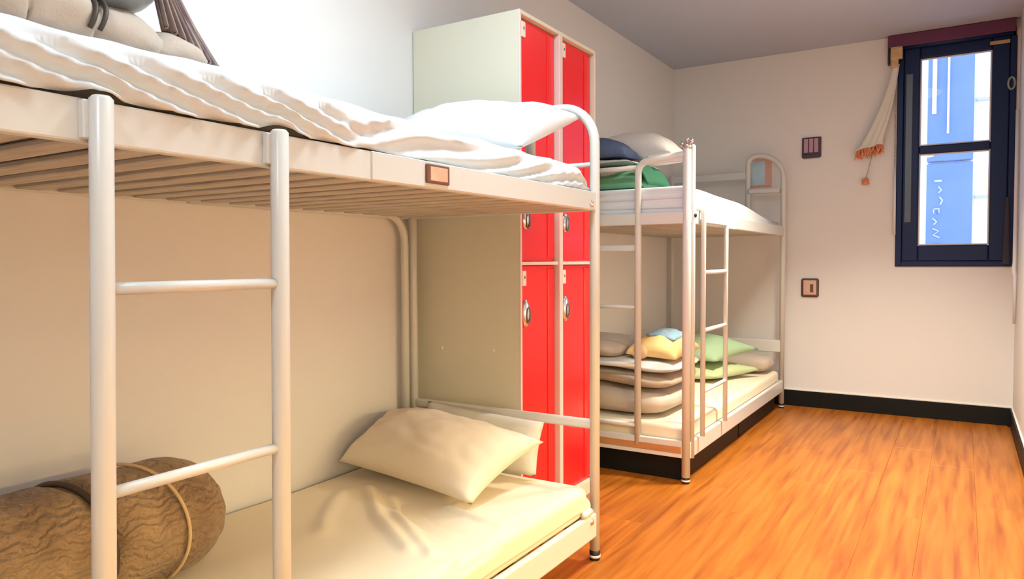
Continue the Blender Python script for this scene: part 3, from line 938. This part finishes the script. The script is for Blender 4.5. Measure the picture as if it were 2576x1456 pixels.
# ------------------------------------------------------------------ things on the far upper bunk
o = pillow('pillow', [(-1.86, 3.64, 1.610), (-1.275, 3.60, 1.605), (-1.29, 4.00, 1.610), (-1.86, 4.02, 1.615)], 0.19, 'beigepillow', n=30, flat=0.2, p=0.5, seed=2.2)
tag(o, 'beige pillow topping the pile on the far upper bunk', 'pillow')
o = pillow('cushion', [(-1.87, 3.39, 1.580), (-1.43, 3.38, 1.575), (-1.43, 3.62, 1.580), (-1.87, 3.62, 1.585)], 0.115, 'navycloth', n=26, flat=0.03, p=0.45, seed=6.2)
tag(o, 'navy blue cushion tucked under the beige pillow on the far bunk', 'cushion')
gc = pillow('cushion', [(-1.85, 3.40, 1.420), (-1.345, 3.40, 1.415), (-1.345, 3.80, 1.430), (-1.85, 3.80, 1.440)], 0.118, 'green', n=30, flat=0.06, p=0.36, seed=4.4, pinch=0.04)
tag(gc, 'green cushion with beaded band under the pile on the far upper bunk', 'cushion')
V, Fc = tube_geo([(-1.80 + 0.44 * t, 3.405 - 0.010 * sin(pi * t), 1.500 + 0.012 * sin(t * 9)) for t in [k / 24 for k in range(25)]], [0.010 + 0.005 * abs(sin(k * 1.7)) for k in range(25)], 8)
obj('beaded_band', V, Fc, 'bead', gc, True)
def flap(u, v):
    return Vector((-1.400 + 0.075 * v + 0.012 * u, 3.420 + 0.30 * u, 1.535 - 0.105 * v ** 1.5 + 0.008 * sin(u * 3)))
grid_obj('corner_flap', flap, 12, 8, 'darkgreen', gc, 0.008)
o = pillow('pillow', [(-1.87, 3.40, 1.556), (-1.41, 3.38, 1.548), (-1.41, 3.80, 1.552), (-1.87, 3.80, 1.556)], 0.036, 'pillow', n=24, flat=0.3, p=0.45, seed=8.1)
tag(o, 'thin white pillow between the navy and green cushions', 'pillow')

# ------------------------------------------------------------------ things on the far lower bunk
def slab(name, x0, x1, y0, y1, z0, z1, m, label, cat, sag=0.0, rise=0.0, seed=0.0, e=5.0):
    """soft folded blanket: superellipsoid slab that sags towards the front"""
    V, Fc = [], []
    nu, nv = 44, 26
    cx, cy, cz = (x0 + x1) / 2, (y0 + y1) / 2, (z0 + z1) / 2
    def pw(c, p): return math.copysign(abs(c) ** p, c)
    for j in range(nv + 1):
        th = -pi / 2 + pi * j / nv
        for i in range(nu):
            ph = 2 * pi * i / nu
            X = pw(cos(th), 2 / 4.2) * pw(cos(ph), 2 / e)
            Y = pw(cos(th), 2 / 4.2) * pw(sin(ph), 2 / e)
            Z = pw(sin(th), 2 / 2.6)
            x = cx + X * (x1 - x0) / 2; y = cy + Y * (y1 - y0) / 2
            z = cz + Z * (z1 - z0) / 2 - sag * ss(-0.3, 1.0, X) * ((Z + 1) / 2 if rise < 0 else 1)
            w = 0.010 * nz(x * 6 + seed, y * 6, z * 8) + 0.004 * nz(x * 18, y * 18 + seed, z * 18)
            V.append(Vector((x + w * X, y + w * Y, z + w * 0.8 * (1 if Z > -0.5 else 0))))
    for j in range(nv):
        for i in range(nu):
            i2 = (i + 1) % nu
            Fc.append((j * nu + i, j * nu + i2, (j + 1) * nu + i2, (j + 1) * nu + i))
    o = obj(name, V, Fc, m, None, True)
    return tag(o, label, cat)
slab('folded_blanket', -1.88, -1.235, 3.375, 3.98, 0.272, 0.430, 'greyblanket', 'thick grey-beige blanket at the bottom of the pile on the far lower bunk', 'blanket', sag=0.03, rise=-1, seed=1)
slab('folded_blanket', -1.88, -1.225, 3.385, 4.00, 0.432, 0.510, 'brownblanket', 'brown blanket in the middle of the pile on the far lower bunk', 'blanket', sag=0.03, seed=4)
slab('folded_blanket', -1.87, -1.21, 3.40, 3.98, 0.514, 0.560, 'paleblanket', 'pale grey blanket third from the bottom in the far pile', 'blanket', sag=0.03, seed=7)
slab('folded_blanket', -1.88, -1.50, 3.41, 3.95, 0.566, 0.645, 'greyblanket', 'topmost grey-beige blanket of the pile on the far lower bunk', 'blanket', sag=0.02, seed=9)
cu = pillow('cushion', [(-1.49, 3.50, 0.570), (-1.225, 3.54, 0.550), (-1.215, 3.92, 0.575), (-1.49, 3.92, 0.600)], 0.115, 'yellow', n=26, flat=0.1, p=0.42, seed=2.7)
tag(cu, 'yellow cushion with blue-grey and peach patches on the far blanket pile', 'cushion')
V, Fc = pillow_geo([(-1.41, 3.60, 0.664), (-1.262, 3.62, 0.640), (-1.250, 3.86, 0.650), (-1.41, 3.86, 0.680)], 0.045, n=14, flat=0.5, p=0.42)
obj('blue_patch', V, Fc, 'bluepatch', cu, True)
V, Fc = sphere_geo((-1.420, 3.545, 0.580), (0.050, 0.030, 0.038), 14, 8)
obj('peach_patch', V, Fc, 'peach', cu, True)
gp = pillow('pillow', [(-1.84, 4.50, 0.425), (-1.33, 4.62, 0.405), (-1.16, 5.02, 0.455), (-1.82, 5.02, 0.50)], 0.14, 'palegreen', n=28, flat=0.15, p=0.5, seed=7.1)
tag(gp, 'pale green pillow on top of the cream-green one, far lower bunk', 'pillow')
o = pillow('pillow', [(-1.86, 4.45, 0.315), (-1.32, 4.58, 0.312), (-1.14, 5.02, 0.320), (-1.84, 5.04, 0.32)], 0.11, 'lime', n=24, flat=0.4, p=0.42, seed=7.9)
tag(o, 'cream-green pillow lying under the pale green pillow on the far lower bunk', 'pillow')
slab('folded_blanket', -1.62, -1.12, 5.10, 5.36, 0.277, 0.390, 'greyblanket', 'small folded blanket under the headboard bar of the far lower bunk', 'blanket', seed=3)

# ------------------------------------------------------------------ far wall fittings
sw = thing('light_switch', (-0.928, YF, 1.77), 'square dark switch with mauve rockers high on the far wall', 'switch')
box('switch_frame', (-0.992, YF - 0.014, 1.778), (-0.864, YF, 1.920), 'switchframe', sw, 0.006)
box('switch_base', (-0.985, YF - 0.022, 1.772), (-0.872, YF - 0.012, 1.800), 'switchframe', sw, 0.004)
for k in range(3):
    x = -0.978 + 0.034 * k
    box('rocker', (x, YF - 0.022, 1.812), (x + 0.028, YF - 0.012, 1.910), 'switchpink', sw, 0.003)
sk = thing('wall_socket', (-0.928, YF, 0.79), 'square brown-framed socket with pinkish face low on the far wall', 'socket')
box('socket_frame', (-0.986, YF - 0.014, 0.790), (-0.870, YF, 0.921), 'sockframe', sk, 0.012, 3)
box('face_plate', (-0.972, YF - 0.018, 0.806), (-0.886, YF - 0.010, 0.908), 'socketface', sk, 0.004)
box('socket_insert', (-0.958, YF - 0.022, 0.820), (-0.900, YF - 0.014, 0.888), 'socketface', sk, 0.003)
box('socket_key', (-0.926, YF - 0.024, 0.824), (-0.904, YF - 0.016, 0.880), 'sockframe', sk, 0.002)
pf = thing('picture', (-1.30, YF, 1.60), 'small pale blue picture in a pink frame seen through the far bunk loop', 'picture')
box('picture_frame', (-1.362, YF - 0.016, 1.590), (-1.200, YF, 1.800), 'pictureframe', pf, 0.004)
box('picture_print', (-1.350, YF - 0.019, 1.605), (-1.245, YF - 0.014, 1.780), 'picture', pf, 0.001, 1)

# ------------------------------------------------------------------ curtain bunch by the window
cb = thing('curtain', (-0.40, YF, 1.76), 'pale curtain bunched and swept aside with orange fringe, left of the window', 'curtain')
box('bracket', (-0.432, YF - 0.085, 2.372), (-0.362, YF - 0.060, 2.452), 'bracket', cb, 0.004)
box('bracket_arm', (-0.428, YF - 0.082, 2.315), (-0.385, YF - 0.055, 2.380), 'bracket', cb, 0.006)
def swag(u, v):
    P0 = Vector((-0.398, YF - 0.068, 2.335)); P1 = Vector((-0.555, YF - 0.060, 1.805))
    c = P0.lerp(P1, u) + Vector((0.018 * sin(pi * u), 0, 0))
    w = 0.019 + 0.045 * u ** 1.3
    if u > 0.93: w += 0.012 * (u - 0.93) / 0.07
    a = 2 * pi * v
    fold = 1 + 0.16 * sin(5 * a + 2 * u) * (0.3 + 0.7 * u)
    return c + Vector((w * cos(a) * fold, 0.45 * w * sin(a) * fold, 0.22 * w * cos(a)))
grid_obj('cloth', swag, 50, 60, 'curtain', cb, 0.003)
rngf = random.Random(2)
V, Fc = [], []
parts = []
for k in range(46):
    a = 2 * pi * k / 46
    w = 0.076
    x = -0.555 + w * cos(a); y = YF - 0.060 + 0.4 * w * sin(a) ; z = 1.808 + 0.22 * w * cos(a)
    l = 0.045 + 0.02 * rngf.random()
    parts.append(tube_geo([(x, y, z), (x + rngf.uniform(-.012, .012), y + rngf.uniform(-.006, .006), z - l * 0.5), (x + rngf.uniform(-.02, .02), min(y, YF - 0.012), z - l)], [0.006, 0.005, 0.002], 5))
V, Fc = merge(*parts)
fr_ = obj('fringe', V, Fc, 'fringe', cb, True)
fr_['kind'] = 'stuff'
tube('tassel_cord', [(-0.535, YF - 0.05, 1.775), (-0.555, YF - 0.045, 1.68), (-0.575, YF - 0.035, 1.605)], 0.0032, 'cordgrey', cb, 6)
V, Fc = merge(sphere_geo((-0.577, YF - 0.034, 1.590), (0.024, 0.018, 0.018), 12, 8), tube_geo([(-0.577, YF - 0.034, 1.590), (-0.577, YF - 0.034, 1.566)], [0.02, 0.024], 10))
obj('tassel', V, Fc, 'fringe', cb, True)
# beaded blind chain beside the window
ch = thing('blind_chain', (-0.402, YF, 1.20), 'beaded blind chain hanging along the left edge of the window', 'chain')
tube('chain_cord', [(-0.402, YF - 0.030, 2.30), (-0.402, YF - 0.026, 1.70), (-0.400, YF - 0.024, 1.22)], 0.003, 'cordgrey', ch, 6)
parts = [sphere_geo((-0.402, YF - 0.029, 2.28 - 0.016 * k), 0.0062, 6, 4) for k in range(38)]
V, Fc = merge(*parts)
q = obj('beads', V, Fc, 'cordgrey', ch, True); q['kind'] = 'stuff'
tube('pull_rod', [(-0.400, YF - 0.026, 1.66), (-0.398, YF - 0.026, 1.22)], 0.0075, 'pipe', ch, 8)
# dark gathered cloth in the right corner of the window
def drape(u, v):
    z = 1.02 + 0.42 * u
    w = 0.020 - 0.012 * u
    a = 2 * pi * v
    return Vector((0.226 + w * cos(a), YF - 0.026 + 0.4 * w * sin(a) * (1 + 0.2 * sin(4 * a)), z))
o = grid_obj('dark_drape', drape, 16, 20, 'darkcloth')
tag(o, 'narrow dark gathered drape at the lower right of the window', 'drape')
pp = tube('wall_pipe', [(0.262, 5.36, 1.95), (0.262, 5.35, 1.40), (0.262, 5.34, 1.03), (0.258, 5.33, 0.99), (0.264, 5.33, 0.95), (0.266, 5.33, 0.66)],
          [0.010, 0.010, 0.011, 0.013, 0.011, 0.008], 'pipe', None, 10)
tag(pp, 'thin white pipe running down the right wall beside the window', 'pipe')

# ------------------------------------------------------------------ ceiling lamps (out of view; far and door lamps added as fill)
labels = ('round ceiling lamp over the near bunk aisle', 'added round ceiling fill lamp over the aisle by the lockers', 'added round ceiling fill lamp above the entrance door')
for (x, y), w, lcol, spr, lb in zip(LAMP_POS, LAMP_W, LAMP_COL, LAMP_SPREAD, labels):
    t = thing('ceiling_lamp', (x, y, ZC - 0.06), lb, 'lamp', 'round ceiling lamps')
    tube('lamp_base', [(x, y, ZC), (x, y, ZC - 0.018), (x, y, ZC - 0.022)], [0.21, 0.21, 0.205], 'pipe', t, 40)
    tube('lamp_shade', [(x, y, ZC - 0.020), (x, y, ZC - 0.040), (x, y, ZC - 0.052), (x, y, ZC - 0.056)], [0.195, 0.19, 0.165, 0.12], 'diffuser', t, 40)
    ld = bpy.data.lights.new('lamp_light', 'AREA')
    ld.shape = 'DISK'; ld.size = 0.36; ld.energy = w; ld.color = lcol; ld.spread = math.radians(spr)
    lo_ = bpy.data.objects.new('lamp_light', ld)
    link(lo_, t)
    lo_.location = (x, y, ZC - 0.060)
    WLOC[lo_.name] = Vector((x, y, ZC - 0.060))

# unseen fill lamps added low on the right wall, throwing warm light down
for (y, w), lb in zip(FILL_SCONCE, ('added long ivory fill lamp, out of view on the right wall opposite the blanket roll', 'added long ivory fill lamp, out of view on the right wall opposite the cream pillow')):
    x = XR - 0.055; z = 0.98; hl = 0.30
    t = thing('fill_lamp', (XR, y, z), lb, 'lamp', 'added fill lamps')
    box('wall_plate', (XR - 0.012, y - 0.10, z), (XR, y + 0.10, z + 0.10), 'bracket', t, 0.003)
    V, Fc = merge(box_geo((x - 0.045, y - hl, z - 0.02), (x - 0.041, y + hl, z + 0.05)), box_geo((x - 0.041, y - hl, z + 0.046), (XR - 0.012, y + hl, z + 0.05)),
                  box_geo((x - 0.041, y - hl, z - 0.02), (XR - 0.012, y - hl + 0.004, z + 0.046)), box_geo((x - 0.041, y + hl - 0.004, z - 0.02), (XR - 0.012, y + hl, z + 0.046)))
    obj('lamp_shade', V, Fc, 'ivory', t)
    tube('fill_tube', [(x, y - hl + 0.02, z + 0.02), (x, y + hl - 0.02, z + 0.02)], 0.013, 'fillbulb', t, 12)
    ld = bpy.data.lights.new('lamp_light', 'AREA')
    ld.shape = 'RECTANGLE'; ld.size = 0.07; ld.size_y = 2 * hl - 0.02; ld.energy = w; ld.color = FILL_SCONCE_COL
    lo_ = bpy.data.objects.new('lamp_light', ld)
    link(lo_, t)
    lo_.location = (x, y, z - 0.018)
    WLOC[lo_.name] = Vector(lo_.location)

# ------------------------------------------------------------------ building across the street
bd = thing('building', (0.0, 9.2, -4.0), 'white building with tall blue glass bays seen through the window', 'building')
YS = 9.2
box('facade_wall', (-6, YS, -4), (6, YS + 0.4, 9), 'facade', bd)
for k in range(-5, 6):
    x = -0.357 + k * 0.80
    for z0, z1 in ((-3.6, -0.4), (-0.1, 1.02), (1.10, 2.09), (2.11, 5.2), (5.4, 8.6)):
        box('blue_bay', (x, YS - 0.06, z0), (x + 0.425, YS + 0.02, z1), 'facadeblue', bd, 0.01, 1)
for z in (2.72, 3.9, 1.7):
    box('band', (0.09, YS - 0.05, z), (0.42, YS + 0.02, z + 0.03), 'facadegrey', bd, 0.004, 1)
V, Fc = merge(box_geo((-0.315, YS - 0.09, 2.62), (-0.275, YS - 0.06, 3.3)), box_geo((-0.175, YS - 0.09, 2.40), (-0.155, YS - 0.06, 3.3)))
obj('white_mullion', V, Fc, 'facade', bd)
# white vertical lettering strokes on the lower bay
st = []
yy = YS - 0.065
def stroke(pts, r=0.010):
    st.append(tube_geo([(x, yy, z) for x, z in pts], r, 6))
xl = -0.265
stroke([(xl - 0.02, 1.90), (xl + 0.055, 1.90)], 0.014)
stroke([(xl + 0.02, 1.84), (xl + 0.05, 1.80), (xl + 0.02, 1.77)])
stroke([(xl + 0.03, 1.73), (xl + 0.06, 1.69), (xl + 0.04, 1.64)])
stroke([(xl - 0.02, 1.60), (xl + 0.03, 1.60), (xl + 0.03, 1.55), (xl - 0.02, 1.55), (xl - 0.02, 1.60)])
stroke([(xl - 0.03, 1.50), (xl + 0.01, 1.46), (xl - 0.02, 1.43)])
stroke([(xl - 0.03, 1.39), (xl + 0.03, 1.36), (xl - 0.02, 1.32), (xl + 0.04, 1.29)])
stroke([(xl - 0.025, 1.06), (xl - 0.01, 1.22), (xl + 0.03, 1.22), (xl + 0.05, 1.06)], 0.015)
stroke([(xl - 0.015, 1.13), (xl + 0.04, 1.13)], 0.012)
V, Fc = merge(*st)
obj('sign_lettering', V, Fc, 'letter', bd, True)
